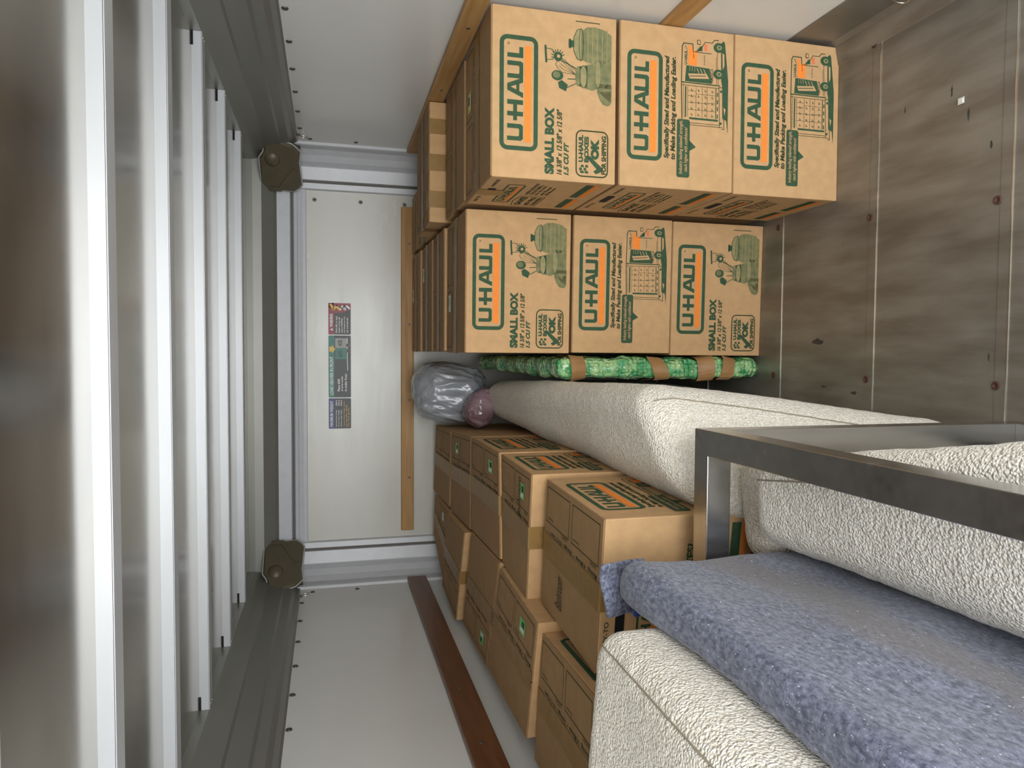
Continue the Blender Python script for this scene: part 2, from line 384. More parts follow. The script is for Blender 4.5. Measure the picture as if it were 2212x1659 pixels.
# crock, bowls and utensils
PA.poly([(.56, .93), (.55, .86), (.5, .93), (.5, .955), (.56, .955)], 'ink_tone')
PA.poly([(.470, .930), (.478, .890), (.505, .862), (.545, .842), (.60, .838), (.60, .962), (.50, .962), (.478, .950)], 'ink_tone')
PA.rect(.575, .84, .74, .958, 'ink_tone', 0)
PA.poly([(.565, .735), (.70, .735), (.715, .80), (.70, .86), (.575, .86), (.555, .80)], 'ink_tone')
PA.ell(.632, .725, .066, .030, 'ink_tone_light', 1); PA.eline(.632, .725, .066, .030, .004, 'ink_green', 2)
PA.poly([(.575, .68), (.69, .68), (.70, .76), (.57, .76)], 'ink_green', 0)
PA.ell(.632, .682, .06, .022, 'ink_tone', 1)
PA.ell(.655, .845, .08, .022, 'ink_tone_light', 2)
PA.poly([(.735, .70), (.90, .70), (.928, .755), (.935, .82), (.922, .90), (.895, .958), (.745, .958), (.722, .90), (.712, .82), (.72, .755)], 'ink_tone')
for k in range(5): PA.line([(.717+.002*k, .76+.04*k), (.930-.002*k, .76+.04*k)], .008, 'ink_tone_light', 1)
PA.poly([(.725, .706), (.735, .672), (.78, .645), (.86, .645), (.905, .672), (.915, .706)], 'ink_tone_light', 2)
PA.eline(.82, .706, .095, .018, .004, 'ink_green', 3); PA.line([(.725, .706), (.735, .672), (.78, .645), (.86, .645), (.905, .672), (.915, .706)], .004, 'ink_green', 3)
PA.rect(.800, .612, .840, .645, 'ink_green', 2); PA.rrect(.792, .604, .848, .624, .009, 'ink_green', 2)
PA.line([(.60, .70), (.555, .585)], .006, 'ink_green'); PA.line([(.615, .70), (.61, .60)], .007, 'ink_green')
PA.ell(.625, .515, .030, .048, 'ink_green'); PA.ell(.628, .507, .02, .03, 'ink_tone', 1)
PA.poly([(.535, .585), (.552, .53), (.585, .52), (.6, .55), (.575, .60)], 'ink_green')
for k in range(5): PA.line([(.64, .66), (.645+.018*k, .555+.006*k), (.668+.014*k, .52+.01*k)], .003, 'ink_green')
PA.line([(.668, .52), (.69, .50), (.73, .53), (.72, .57), (.66, .67)], .004, 'ink_green')
PA.ell(.735, .52, .028, .034, 'ink_green', 1); PA.ell(.737, .522, .010, .013, 'ink_card', 2)
for k in range(8):
    q = -1.2+k*.42; PA.line([(.735+.028*math.cos(q), .52-.034*math.sin(q)), (.735+.042*math.cos(q), .52-.052*math.sin(q))], .007, 'ink_green')
PA.line([(.715, .55), (.675, .67)], .008, 'ink_green')
PA.line([(.70, .425), (.79, .418)], .016, 'ink_green'); PA.line([(.712, .43), (.715, .475), (.76, .52)], .005, 'ink_green'); PA.line([(.778, .43), (.775, .47), (.75, .50)], .005, 'ink_green')
PA.rect(.955, .66, .960, .86, 'ink_dark')
# front panel B: van being loaded
PB = Art(1.29)
PB.logobox(.165, .058, .832, .362)
PB.text('Specifically Sized and Manufactured', .185, .378, .815, .432, 'ink_dark', off=0.04, shear=0.2)
PB.text('to Make Packing and Loading Easier.', .180, .436, .812, .490, 'ink_dark', off=0.04, shear=0.2)
def van(P):
    g, d = 'ink_green', 'ink_dark'
    P.line([(.44, .535), (.66, .528), (.885, .532), (.905, .545), (.905, .625), (.82, .635)], .007, d)
    P.line([(.665, .53), (.665, .87)], .009, g); P.line([(.648, .53), (.648, .86)], .004, d)
    P.rect(.45, .560, .640, .572, g); P.line([(.45, .545), (.66, .545)], .003, d)
    P.rect(.440, .60, .452, .86, g); P.line([(.405, .60), (.405, .90)], .004, d); P.line([(.418, .60), (.418, .87)], .004, d)
    ys = [.585, .622, .66, .715, .76, .835]
    P.rect(.455, .835, .645, .842, g)
    for yy, xs in ((.585, (.50, .545, .585, .615)), (.66, (.50, .545, .60)), (.715, (.50, .545, .60)), (.76, (.50, .55, .60))):
        P.line([(.455, yy), (.642, yy)], .0025, d)
        for xx in xs: P.line([(xx, yy), (xx, yy+(.075 if yy < .7 else .07))], .0025, d)
    for i in range(5):
        for j in range(4): P.rect(.463+.038*i, .615+.062*j, .478+.038*i, .620+.062*j, d); P.rect(.463+.038*i, .625+.062*j, .472+.038*i, .629+.062*j, d)
    for j in range(4): P.rect(.46+.045*j, .848, .485+.045*j, .858, g)
    P.line([(.405, .875), (.655, .865), (.655, .905), (.395, .915), (.395, .895)], .005, d)
    P.ell(.43, .885, .008, .010, g); P.ell(.63, .885, .008, .010, g)
    # decorated panel on the van side: plain generic flag-like stripes
    P.poly([(.672, .56), (.770, .57), (.765, .78), (.672, .80)], g)
    P.poly([(.690, .60), (.72, .585), (.73, .75), (.70, .775)], 'ink_card', 1); P.line([(.705, .60), (.715, .74)], .006, g, 2)
    for k in range(3): P.line([(.732, .68+.03*k), (.755, .665+.03*k)], .006, 'ink_card', 1)
    for k in range(3):
        for j in range(3): P.ell(.742+.010*k, .60+.022*j, .003, .004, 'ink_card', 1, n=6)
    P.text('AMERICA', .678, .785, .765, .812, d, off=0.01)
    P.text('U-HAUL', .775, .552, .862, .578, d, off=0.03); P.line([(.868, .575), (.890, .56)], .004, d)
    P.poly([(.775, .59), (.895, .59), (.895, .612), (.865, .618), (.865, .665), (.775, .665)], 'ink_orange')
    P.line([(.672, .86), (.79, .85), (.895, .845)], .003, d); P.line([(.672, .845), (.84, .838)], .003, d)
    P.text('Your Next Move', .78, .725, .845, .737, d)
    P.line([(.858, .628), (.858, .79)], .005, d)
    P.line([(.862, .65), (.868, .685), (.905, .72), (.925, .735), (.925, .80)], .005, d)
    P.poly([(.868, .662), (.895, .692), (.900, .712), (.868, .712)], g)
    P.rrect(.905, .665, .935, .695, .006, d); P.rrect(.909, .670, .931, .690, .004, 'ink_card', 1)
    P.rect(.872, .73, .912, .755, 'ink_red')
    P.line([(.925, .80), (.945, .82), (.945, .855)], .006, d)
    for cx in (.735, .900):
        P.ell(cx, .858, .030, .046, g, 2); P.ell(cx, .862, .015, .024, 'ink_tone_light', 3); P.ell(cx, .862, .006, .010, g, 4)
    P.poly([(.37, .948), (.45, .935), (.46, .90), (.66, .895), (.70, .885), (.93, .88), (.945, .905), (.93, .915), (.70, .948)], g, 1)
    P.poly([(.765, .895), (.87, .89), (.86, .908), (.79, .91)], 'ink_card', 3); P.poly([(.48, .915), (.53, .905), (.52, .925)], 'ink_card', 3)
van(PB)
PB.rrect(.075, .492, .435, .606, .018, 'ink_green', 1)
PB.poly([(.24, .60), (.31, .60), (.268, .662)], 'ink_green', 1)
PB.text('Industry leading sidewall strength,', .095, .508, .425, .548, 'ink_card', off=0.012, shear=0.2, lay=3)
PB.text('stack higher with confidence!', .110, .553, .385, .593, 'ink_card', off=0.012, shear=0.2, lay=3)
# narrow side panel with hand hole
PS = Art(1.0)
PS.rrect(.40, .06, .64, .125, .02, 'black', 1)
PS.text('EASY-TO', .14, .03, .34, .06, 'ink_dark', off=.02); PS.text('HANDLES', .70, .06, .92, .09, 'ink_dark', off=.02)
PS.logobox(.16, .185, .80, .335, small=True)
for i, b_ in enumerate(('NEED BOXES?', 'CHOOSE SMALL...', 'Box Buy Back', 'and Reuse', 'All Moves')):
    PS.text(b_, .50, .395+.042*i, .88-.03*i, .424+.042*i, 'ink_dark', off=.018)
PS.line([(.06, .39), (.06, .60), (.43, .60), (.43, .39), (.25, .36)], .006, 'ink_dark', closed=True)
PS.text('SAVE!', .10, .40, .40, .46, 'ink_dark', off=.04); PS.text('BEST PRICE', .10, .49, .40, .53, 'ink_dark', off=.03); PS.text('GUARANTEED', .10, .55, .40, .585, 'ink_dark', off=.03)
for a0, a1 in ((.08, .42), (.50, .93)):
    PS.rect(a0, .79, a1, .855, 'ink_green'); PS.rect(a0, .865, a1, .905, 'ink_orange')
PS2 = Art(1.0)
PS2.text('EASY-TO', .14, .03, .34, .06, 'ink_dark', off=.02); PS2.text('HANDLES', .46, .085, .70, .125, 'ink_green', off=.03); PS2.rrect(.20, .10, .40, .16, .02, 'black', 1)
PS2.logobox(.10, .24, .56, .40, small=True); PS2.text('NEED BOXES?', .36, .545, .815, .60, 'ink_green', off=.035); PS2.text('Box Buy Back', .20, .64, .60, .68, 'ink_dark', off=.02)
for a0, a1 in ((.08, .42), (.50, .935)):
    PS2.rect(a0, .84, a1, .905, 'ink_green'); PS2.rect(a0, .910, a1, .945, 'ink_orange')
# flap panel: s along the seam, t from the seam to the outer edge
PF = Art(2.6)
for a0 in (.045, .525):
    PF.line([(a0, .36), (a0+.43, .36), (a0+.43, .90), (a0, .90)], .012, 'ink_dark', closed=True)
    PF.text('CONTENTS:', a0+.02, .30, a0+.12, .345, 'ink_dark'); PF.text('Ground', a0+.30, .40, a0+.40, .44, 'ink_dark')
PF.text('Moving - 4 Moves  \u2022  Storage - 10-12 Years', .05, .17, .86, .26, 'ink_dark', off=.015)
PF.line([(.04, .10), (.90, .10)], .012, 'ink_dark')

def lerp(a, b, t_): return Vector(a)*(1-t_)+Vector(b)*t_
def carton(name, top, z0, z1, label, group=None, front=None, right=None, left=None, seam='y', flapside=1,
           bot=None, printed=True, fold=0.07, stick=None, taped=True, base='cardboard', cat='box', foldb=True, thick=.003):
    """top: (near-left, near-right, far-right, far-left) XY corners, z per corner allowed"""
    T = [Vector((q[0], q[1], q[2] if len(q) > 2 else z1)) for q in top]
    B = [Vector((q[0], q[1], z0)) for q in (bot or top)]
    cx = sum((q for q in B), Vector())/4
    root = empty(name, (cx.x, cx.y, z0)); loc = Vector((cx.x, cx.y, z0))
    tag(root, label, cat, group)
    mb = MB(); dz = Vector((0, 0, -thick)); Tb = [q+dz for q in T]
    mb.hexa([*B, *Tb], base, 0.0025)
    nl, nr, fr, fl = Tb; bnl, bnr, bfr, bfl = B
    if front: front.put(mb, (nl, nr, bnr, bnl))
    if right: right.put(mb, (nr, fr, bfr, bnr))
    if left: left.put(mb, (fl, nl, bnl, bfl))
    def sub(mb_, nm): 
        o = mb_.build(nm, None, loc); o.parent = root; o.location = (0, 0, 0); return o
    sub(mb, 'body')
    nl, nr, fr, fl = T
    g = .004
    if seam == 'y':
        mn, mf = lerp(nl, nr, .5), lerp(fl, fr, .5); ex = (nr-nl).normalized()*g/2
        halves = (((nl, mn-ex, mf-ex, fl), -1), ((mn+ex, nr, fr, mf+ex), 1))
    else:
        mn, mf = lerp(nl, fl, .5), lerp(nr, fr, .5); ex = (fl-nl).normalized()*g/2
        halves = (((nl, nr, mf-ex, mn-ex), -1), ((mn+ex, mf+ex, fr, fl), 1))
    for q, sd in halves:
        c_ = (q[0]+q[1]+q[2]+q[3])/4
        qi = [lerp(a_, c_, .006) for a_ in q]
        fb = MB(); fb.hexa([a_+dz*.85 for a_ in qi]+qi, 'cardboard_top_shaded', 0.0008)
        if printed and sd == flapside:
            if seam == 'y':
                Q = (q[0], q[3], q[2], q[1]) if sd == 1 else (q[2], q[1], q[0], q[3])
            else:
                Q = (q[1], q[0], q[3], q[2]) if sd == 1 else (q[3], q[2], q[1], q[0])
            PF.put(fb, Q, 0.0006)
            if stick:
                s_, c1, c2 = stick; tl, tr, br, bl = [Vector(k) for k in Q]
                def W(a_, b_): return (1-b_)*((1-a_)*tl+a_*tr)+b_*((1-a_)*bl+a_*br)+Vector((0, 0, .0012))
                sb = MB()
                sb.add([W(s_, .50), W(s_+.13, .50), W(s_+.13, .76), W(s_, .76)], [(0, 1, 2, 3)], c1)
                up = Vector((0, 0, .0003))
                sb.add([W(s_+.02, .53)+up, W(s_+.11, .53)+up, W(s_+.11, .60)+up, W(s_+.02, .60)+up], [(0, 1, 2, 3)], 'sticker_white')
                sb.add([W(s_+.02, .62)+up, W(s_+.08, .62)+up, W(s_+.08, .72)+up, W(s_+.02, .72)+up], [(0, 1, 2, 3)], c2)
                sub(sb, 'sticker')
        sub(fb, 'flap')
    if taped:
        tw = .028; tb = MB(); up = Vector((0, 0, .0014))
        dn = lambda a_, b_, k: a_+(b_-a_).normalized()*k
        if seam == 'y':
            a0, a1 = dn(mn, nl, tw), dn(mn, nr, tw); b0, b1 = dn(mf, fl, tw), dn(mf, fr, tw)
            out = Vector((0, -.0018, 0)); e0, e1 = 0, 0
            bn = lerp(B[0], B[1], .5)
        else:
            a0, a1 = dn(mn, fl, tw), dn(mn, nl, tw); b0, b1 = dn(mf, fr, tw), dn(mf, nr, tw)
            out = Vector((-.0018, 0, 0)); bn = lerp(B[3], B[0], .5)
        rows = [(a0+up, a1+up), (b0+up, b1+up)]
        N = 14; vs = []
        if foldb:
            dd = (bn-(mn)).normalized()*fold
            vs += [a0+out+dd, a1+out+dd, a0+out+dd*.5, a1+out+dd*.5, a0+out+Vector((0, 0, -.002)), a1+out+Vector((0, 0, -.002))]
        for k in range(N+1):
            wv_ = Vector((0, 0, .0006*math.sin(k*2.1+cx.x*40)))
            vs += [lerp(a0, b0, k/N)+up+wv_, lerp(a1, b1, k/N)+up+wv_]
        fs = [(2*k, 2*k+1, 2*k+3, 2*k+2) for k in range(len(vs)//2-1)]
        tb.add(vs, fs, 'packing_tape'); sub(tb, 'tape')
    return root

# ---------------------------------------------------------------- the trailer box
WR, WL, D, YB = 0.86, -0.985, 3.24, -0.42      # right wall, left wall, front wall, rear door opening
CZ = 1.69
def struct(mb, name, loc=None): o = mb.build(name, None, loc); o['kind'] = 'structure'; return o
floor = struct(MB().box((WL-.1, YB, -.12), (WR+.1, D+.15, 0), 'floor_steel'), 'floor')
fs_ = [-.1, .33, .76, 1.19, 1.565, 1.955, 2.39, 2.82]
wall_r = struct(MB().box((WR, YB, 0), (WR+.05, D+.15, 1.75), 'wall_white'), 'wall_right')
wall_l = struct(MB().box((WL-.05, YB, 0), (WL, D+.15, 1.75), 'wall_white'), 'wall_left')
wall_f = struct(MB().box((WL, D, 0), (WR, D+.05, 1.75), 'front_white'), 'wall_front')
ceil = struct(MB().box((WL-.05, YB, CZ), (WR+.05, D+.15, CZ+.04), 'roof_skin'), 'ceiling')
g = MB().box((-30, -40, -.62), (30, YB-.02, -.55), 'asphalt')
o = struct(g, 'floor_outside')
# overlap seams of the steel floor sheets
def child(mb, name, par, loc=None):
    o = mb.build(name, None, loc); o.parent = par; return o
for yy in fs_:
    mb = MB().box((WL, yy-.012, 0), (WR, yy+.014, .0012), 'floor_steel').box((WL, yy-.0135, .0), (WR, yy-.0115, .0018), 'chrome')
    child(mb, 'sheet_seam', floor)
# kick plate, folded over the right hand floor edge
kp = MB().extrude([(WR, .15), (WR-.004, .15), (WR-.004, .03), (WR-.012, .014), (WR-.06, .004), (WR-.064, 0), (WR, 0)], YB, D, 'floor_steel')
o = struct(kp, 'baseboard_right')
kp = MB().extrude([(WL, .15), (WL+.004, .15), (WL+.004, .03), (WL+.012, .014), (WL+.06, .004), (WL+.064, 0), (WL, 0)], YB, D, 'floor_steel')
struct(kp, 'baseboard_left')

# side roof rails
prof = [(0, 1.478), (-.007, 1.484), (-.009, 1.498), (-.020, 1.512), (-.022, 1.54), (-.030, 1.548), (-.034, 1.60), (-.042, 1.606),
        (-.050, 1.632), (-.058, 1.661), (-.060, 1.667), (-.060, 1.70), (0, 1.70)]
struct(MB().extrude([(WR+a, b) for a, b in prof], YB, D, 'rail_grey'), 'trim_1')
struct(MB().extrude([(WL-a, b) for a, b in prof][::-1], YB, D, 'rail_grey'), 'trim_2')
# front rail: dark cove, wide pale face, groove, pale lip
fr = [(0, 1.452), (-.004, 1.455), (-.006, 1.468), (-.012, 1.488), (-.020, 1.490), (-.024, 1.503), (-.014, 1.506), (-.014, 1.516), (-.028, 1.519),
      (-.036, 1.572)]
mb = MB(); mb.extrude([(D+a, b) for a, b in fr]+[(D, 1.572)], WL, WR, 'post_white', 'x')
mb.extrude([(D-.036, 1.572), (D-.050, 1.585), (D-.075, 1.63), (D-.08, 1.665), (D-.08, 1.70), (D, 1.70), (D, 1.572)], WL, WR, 'rail_grey', 'x')
mb.box((WL, D-.0150, 1.5065), (WR, D-.0138, 1.5155), 'groove')
struct(mb, 'trim_3')
# rounded corner posts
def post(sx_, W):
    P = lambda a, b: (W-sx_*a, b)
    pf = [P(0, 3.055), P(.010, 3.060), P(.013, 3.074), P(.008, 3.080), P(.012, 3.12), P(.028, 3.150), P(.050, 3.172), P(.062, 3.196),
          P(.066, 3.200), P(.116, 3.214), P(.118, 3.222), P(.128, 3.224), P(.130, 3.216), P(.152, 3.222), P(.156, D), P(0, D)]
    mb = MB(); mb.extrude(pf, 0, 1.56, 'post_white', 'z')
    a, b = P(.1175, 3.2215), P(.1285, 3.2235)
    mb.add([(a[0], a[1]-.001, 0), (b[0], b[1]-.001, 0), (b[0], b[1]-.001, 1.5), (a[0], a[1]-.001, 1.5)], [(0, 1, 2, 3)], 'groove')
    return mb
struct(post(1, WR), 'trim_4'); struct(post(-1, WL), 'trim_5')

# cast corner pieces joining the rails
def casting(sx_, W, label):
    c0 = Vector((W-sx_*.008, 3.02, 0)); c1 = Vector((W-sx_*.170, 3.20, 0)); e_ = (c1-c0); Ln = e_.length; e_.normalize()
    nr = Vector((-sx_*.66, -.75, 0)).normalized()
    out = [(.02, 1.500), (.0, 1.56), (.03, 1.605), (.06, 1.612), (.085, 1.628), (.20, 1.628), (.235, 1.605), (.24, 1.50), (.222, 1.478), (.205, 1.468), (.10, 1.476), (.05, 1.470)]
    def P(u, z, d): q = c0+e_*u+nr*d; return (q.x, q.y, z)
    mb = MB(); N = len(out)
    ins = [((u-.12)*.93+.12, (z-1.55)*.93+1.55) for u, z in out]
    vs = [P(u, z, -.06) for u, z in out]+[P(u, z, .012) for u, z in out]+[P(u, z, .020) for u, z in ins]
    fs = []
    for k in range(2): fs += [(k*N+i, k*N+(i+1) % N, (k+1)*N+(i+1) % N, (k+1)*N+i) for i in range(N)]
    tri = tessellate_polygon([[Vector((u, z, 0)) for u, z in ins]]); fs += [tuple(2*N+i for i in t_) for t_ in tri]
    mb.add(vs, fs, 'corner_cast')
    rib = [(.03, 1.49), (.085, 1.60), (.105, 1.60), (.05, 1.482)]
    rib2 = [(.13, 1.48), (.235, 1.55), (.235, 1.60), (.215, 1.60), (.215, 1.56), (.12, 1.50)]
    for rb in (rib2,):
        M_ = len(rb); vs = [P(u, z, .018) for u, z in rb]+[P(u, z, .027) for u, z in rb]
        tri = tessellate_polygon([[Vector((u, z, 0)) for u, z in rb]])
        mb.add(vs, [(i, (i+1) % M_, M_+(i+1) % M_, M_+i) for i in range(M_)]+[tuple(M_+i for i in t_) for t_ in tri], 'corner_cast')
    root = mb.build('corner_casting', None, P(.12, 1.55, 0)); tag(root, label, 'bracket', 'corner castings under the roof')
    q = c0+e_*.085+nr*.018; zc = 1.578
    xa = nr; ya = Vector((0, 0, 1)); za = xa.cross(ya)
    M = Matrix(((ya.x, za.x, xa.x, q.x), (ya.y, za.y, xa.y, q.y), (ya.z, za.z, xa.z, zc), (0, 0, 0, 1)))
    b = MB().lathe([(.030, 0), (.030, .004), (.024, .009), (.013, .014), (.004, .016)], 'corner_cast', M)
    o = b.build('bolt_head', None, root.location); o.parent = root; o.location = (0, 0, 0)
    s_ = MB(); s_.tube([P(u, z, .006) for u, z in [((u-.12)*1.025+.12, (z-1.55)*1.03+1.55) for u, z in out]], .0035, 'sealant', 6, True)
    o = s_.build('sealant_bead', None, root.location); o.parent = root; o.location = (0, 0, 0)
casting(1, WR, 'brown cast corner piece with domed bolt above the stacked cartons by the right wall')
casting(-1, WL, 'brown cast corner piece with domed bolt where the left wall meets the front wall')

# roof bows: 16 inch spacing
nb = ['nearest the camera', 'second from the camera', 'third from the camera', 'fourth from the camera', 'fifth from the camera',
      'sixth from the camera, next to the front wall', 'just behind the camera']
def bow(y0, lab):
    x0, x1 = WL+.0605, WR-.0605
    mb = MB(); mb.box((x0, y0, 1.6665), (x1, y0+.004, CZ), 'bow_metal'); mb.box((x0, y0, 1.6650), (x1, y0+.042, 1.6680), 'bow_metal', .0008)
    mb.box((x0, y0+.039, 1.668), (x1, y0+.042, CZ), 'bow_metal')
    for e0, e1 in ((x0, x0+.035), (x1-.035, x1)): mb.box((e0, y0-.0015, 1.686), (e1, y0, CZ), 'black')  # flat black strips put in for the shaded gap at each bow end
    o = mb.build('roof_bow', None, (0, y0+.02, 1.667)); tag(o, lab, 'beam', 'metal bows across the ceiling')
    for xx in (x1-.012, x0+.012):
        for k in range(2):
            M = Matrix.Translation((xx, y0+.012+.018*k, 1.665)) @ Matrix.Rotation(PI, 4, 'X'); rv = MB().lathe([(.0028, 0), (.002, .0015), (.0006, .002)], 'chrome', M, 8)
            r = rv.build('rivet_head', None, o.location); r.parent = o; r.location = (0, 0, 0)
for k in range(6): bow(1.125+.412*k, 'pale metal roof bow spanning the ceiling, '+nb[k])
bow(.713, 'pale metal roof bow across the ceiling, at the edge of the view, just overhead')

# rivets along the panels
rm = MB().lathe([(.0090, 0), (.0088, .0018), (.0070, .0030), (.0066, .0022), (.0045, .0022), (.0040, .0040), (.0, .0046)], 'rivet_metal')
r0 = rm.build('rivet'); rme = r0.data; first = [r0]
def rivet(par, pos, nrm):
    o = first.pop() if first else r0.copy()
    if o is not r0: COL.objects.link(o)
    z = Vector(nrm); o.rotation_euler = z.to_track_quat('Z', 'Y').to_euler(); o.location = pos; o.parent = par
for k in range(-1, 6): rivet(wall_r, (WR, 1.903+.196*k, 1.465), (-1, 0, 0)); rivet(wall_l, (WL, 1.912+.1955*k, 1.468), (1, 0, 0))
for k in range(4, 6): rivet(wall_r, (WR, 1.903+.196*-k+.0, 1.465), (-1, 0, 0))
for zz in (1.43, 1.25): rivet(wall_r, (WR, 3.015, zz), (-1, 0, 0)); rivet(wall_l, (WL, 3.015, zz), (1, 0, 0))
for xx in (.60, .395, .195, -.003, -.20, -.40, -.595, -.79): rivet(wall_f, (xx, D, 1.462), (0, -1, 0))
for xx in (.665, -.862): 
    for zz in (1.462, 1.418, 1.222, 1.03): rivet(wall_f, (xx, D, zz), (0, -1, 0))

# tie-down rings
def ring(M, label, sc=1.0):
    root = empty('tie_down_ring', M.to_translation()); tag(root, label, 'ring', 'wire tie-down rings')
    a = MB(); a.lathe([(.012*sc, 0), (.012*sc, .003*sc), (.008*sc, .006*sc), (.003*sc, .007*sc)], 'rivet_metal', M, 14)
    b = MB(); pts = [M @ Vector((sc*(.026+.022*math.cos(t_)), sc*.016*math.sin(t_), sc*(.010+.004*math.cos(t_)))) for t_ in [2*PI*k/24 for k in range(24)]]
    b.tube(pts, .0022*sc, 'chrome', 8, True)
    for nm, q in (('mount', a), ('loop', b)): o = q.build(nm, None, root.location); o.parent = root; o.location = (0, 0, 0)
def RM(pos, nrm, up): 
    z = Vector(nrm).normalized(); x = Vector(up).normalized(); y = z.cross(x)
    return Matrix(((x.x, y.x, z.x, pos[0]), (x.y, y.y, z.y, pos[1]), (x.z, y.z, z.z, pos[2]), (0, 0, 0, 1)))
ring(RM((WR-.004, 1.430, .075), (-1, 0, 0), (0, .3, -1)), 'wire tie-down ring on the steel kick plate low on the right wall')
ring(RM((WR, 2.965, 1.475), (-1, 0, 0), (0, .1, -1)), 'small wire ring high on the right wall beside the corner casting', .8)
ring(RM((WL, 2.965, 1.478), (1, 0, 0), (0, .1, -1)), 'small wire ring high on the left wall beside the corner casting', .8)

# wooden rub rails
def batten(a, b, m, name, label, screws, nrm, par=None):
    mb = MB().box(a, b, m, .003); c_ = [(a[i]+b[i])/2 for i in range(3)]
    o = mb.build('wooden_batten', None, c_); tag(o, label, 'batten', name)
    for q in screws:
        s_ = MB().lathe([(.0055, 0), (.0055, .0008), (.0035, .0012), (.003, .0004), (.0, .0004)], 'rivet_metal', RM(q, nrm, (0, 0, 1)), 12)
        r = s_.build('screw', None, c_); r.parent = o; r.location = (0, 0, 0)
batten((-.800, D-.020, .990), (.652, D, 1.046), 'batten_wood', 'wooden rub rails', 'light wooden batten screwed across the white front wall',
       [(x_, D-.020, 1.010) for x_ in (.49, .13, -.21, -.56)], (0, -1, 0))
batten((WR-.019, YB+.1, .985), (WR, 3.05, 1.040), 'batten_wood_cross', 'wooden rub rails', 'worn wooden batten high on the right wall above the cartons',
       [(WR-.019, y_, 1.01) for y_ in (1.85, 2.3, 2.75)], (-1, 0, 0))
batten((WR-.012, YB+.1, .470), (WR, 3.05, .530), 'batten_wood_cross', 'wooden rub rails', 'wooden batten low on the right wall beside the front cartons', [(WR-.012, 1.45, .5)], (-1, 0, 0))
batten((WL, YB+.1, .955), (WL+.019, 3.075, 1.036), 'batten_dark', 'wooden rub rails', 'dark reddish wooden batten along the white left wall',
       [(WL+.019, y_, 1.00) for y_ in (2.95, 2.4, 2.0, 1.7)], (1, 0, 0))

# screws with washers in the floor seams
def fscrew(x_, y_, i):
    m_ = 'rust'
    o = child(MB().lathe([(.0095, 0), (.009, .0022), (.006, .0028), (.0055, .001), (.0, .001)], m_, Matrix.Translation((x_, y_, .0012)), 14), 'floor_screw', floor)
for i, (x_, y_) in enumerate([(-.06, 1.965+.01), (-.06, 1.575), (-.06, 1.20), (.40, 1.965), (.36, 1.575), (.33, 1.21), (.80, 1.575), (.80, 1.20)]): fscrew(x_, y_, i)

# three stickers on the front wall
def wallsticker(x0, x1, z0, z1, art, base, label):
    mb = MB(); r = Art((x1-x0)/(z1-z0)); Q = ((x0, D, z1), (x1, D, z1), (x1, D, z0), (x0, D, z0))
    r.rrect(0, 0, 1, 1, .05, base, 0); r.it += [(p_, f_, m_, l_+1) for p_, f_, m_, l_ in art.it]; r.put(mb, Q, .0008)
    o = mb.build('warning_sticker', None, ((x0+x1)/2, D, z0), recalc=False); tag(o, label, 'sticker', 'stickers on the front wall')
mat('st_black', lin(26, 28, 30), .4); mat('st_green', lin(20, 118, 100), .4); mat('st_red', lin(150, 26, 44), .4); mat('st_blue', lin(28, 46, 120), .4)
mat('st_white', lin(236, 236, 232), .4); mat('st_yellow', lin(228, 186, 60), .4)
z0, z1 = 1.266, 1.362
A = Art(2.9); A.rrect(.0, .0, 1, .26, .05, 'st_green'); A.text('LOAD HEAVIER IN FRONT', .04, .06, .66, .21, 'st_white', off=.02, lay=1)
A.poly([(.74, .04), (.82, .04), (.82, .16), (.85, .16), (.78, .30), (.71, .16), (.74, .16)], 'st_yellow', 1)
for i, b_ in enumerate(('Place 60%', 'of cargo weight', 'in trailer front')): A.text(b_, .10, .40+.155*i, .30+.04*i, .51+.155*i, 'st_white', off=.02)
A.rect(.62, .30, .80, .80, 'st_green'); A.rect(.80, .30, .955, .82, 'sealant'); A.text('60%', .65, .42, .76, .62, 'st_black', off=.03, lay=1)
A.text('40%', .83, .42, .93, .62, 'st_black', off=.03, lay=1); A.line([(.44, .86), (.62, .84), (.955, .84)], .03, 'st_white')
A.ell(.755, .86, .03, .085, 'st_black', 2); A.eline(.755, .86, .028, .08, .015, 'sealant', 3); A.ell(.845, .86, .03, .085, 'st_black', 2); A.eline(.845, .86, .028, .08, .015, 'sealant', 3)
wallsticker(-.195, .078, z0, z1, A, 'st_black', 'long black and green weight placement sticker, middle of the three stickers')
A = Art(1.4); A.rect(0, 0, .28*0+1, .25, 'st_blue'); A.text('MAXIMUM WEIGHT', .06, .06, .92, .20, 'st_white', off=.02, lay=1)
for i, b_ in enumerate(('Maximum Gross Weight', 'Empty Trailer Weight', 'Maximum Cargo Weight')): A.text(b_, .06, .31+.11*i, .62, .38+.11*i, 'st_white', off=.01); A.text('3500 lb', .75, .31+.11*i, .94, .38+.11*i, 'st_white', off=.01)
for i, b_ in enumerate(('*Stated Cargo Weight may be', 'less with other vehicles.', 'See user guide.')): A.text(b_, .06, .66+.1*i, .9-.1*i, .73+.1*i, 'st_yellow', off=.01)
wallsticker(-.333, -.199, z0, z1, A, 'st_black', 'black sticker with blue MAXIMUM WEIGHT heading, leftmost of the three wall stickers')
A = Art(1.4); A.rect(0, 0, 1, .25, 'st_red'); A.poly([(.12, .20), (.16, .06), (.20, .20)], 'st_white', 1); A.text('WARNING', .24, .06, .66, .20, 'st_white', off=.03, lay=1)
for i, b_ in enumerate(('FAILURE to load', 'heavier in front will', 'result in WHIPPING', 'and dangerous loss', 'of control.')): A.text(b_, .06, .32+.12*i, .58-.03*(i % 3), .40+.12*i, 'st_white', off=.015)
A.poly([(.66, .02), (1, .02), (1, 1), (.80, .98), (.70, .6)], 'st_red', 0)
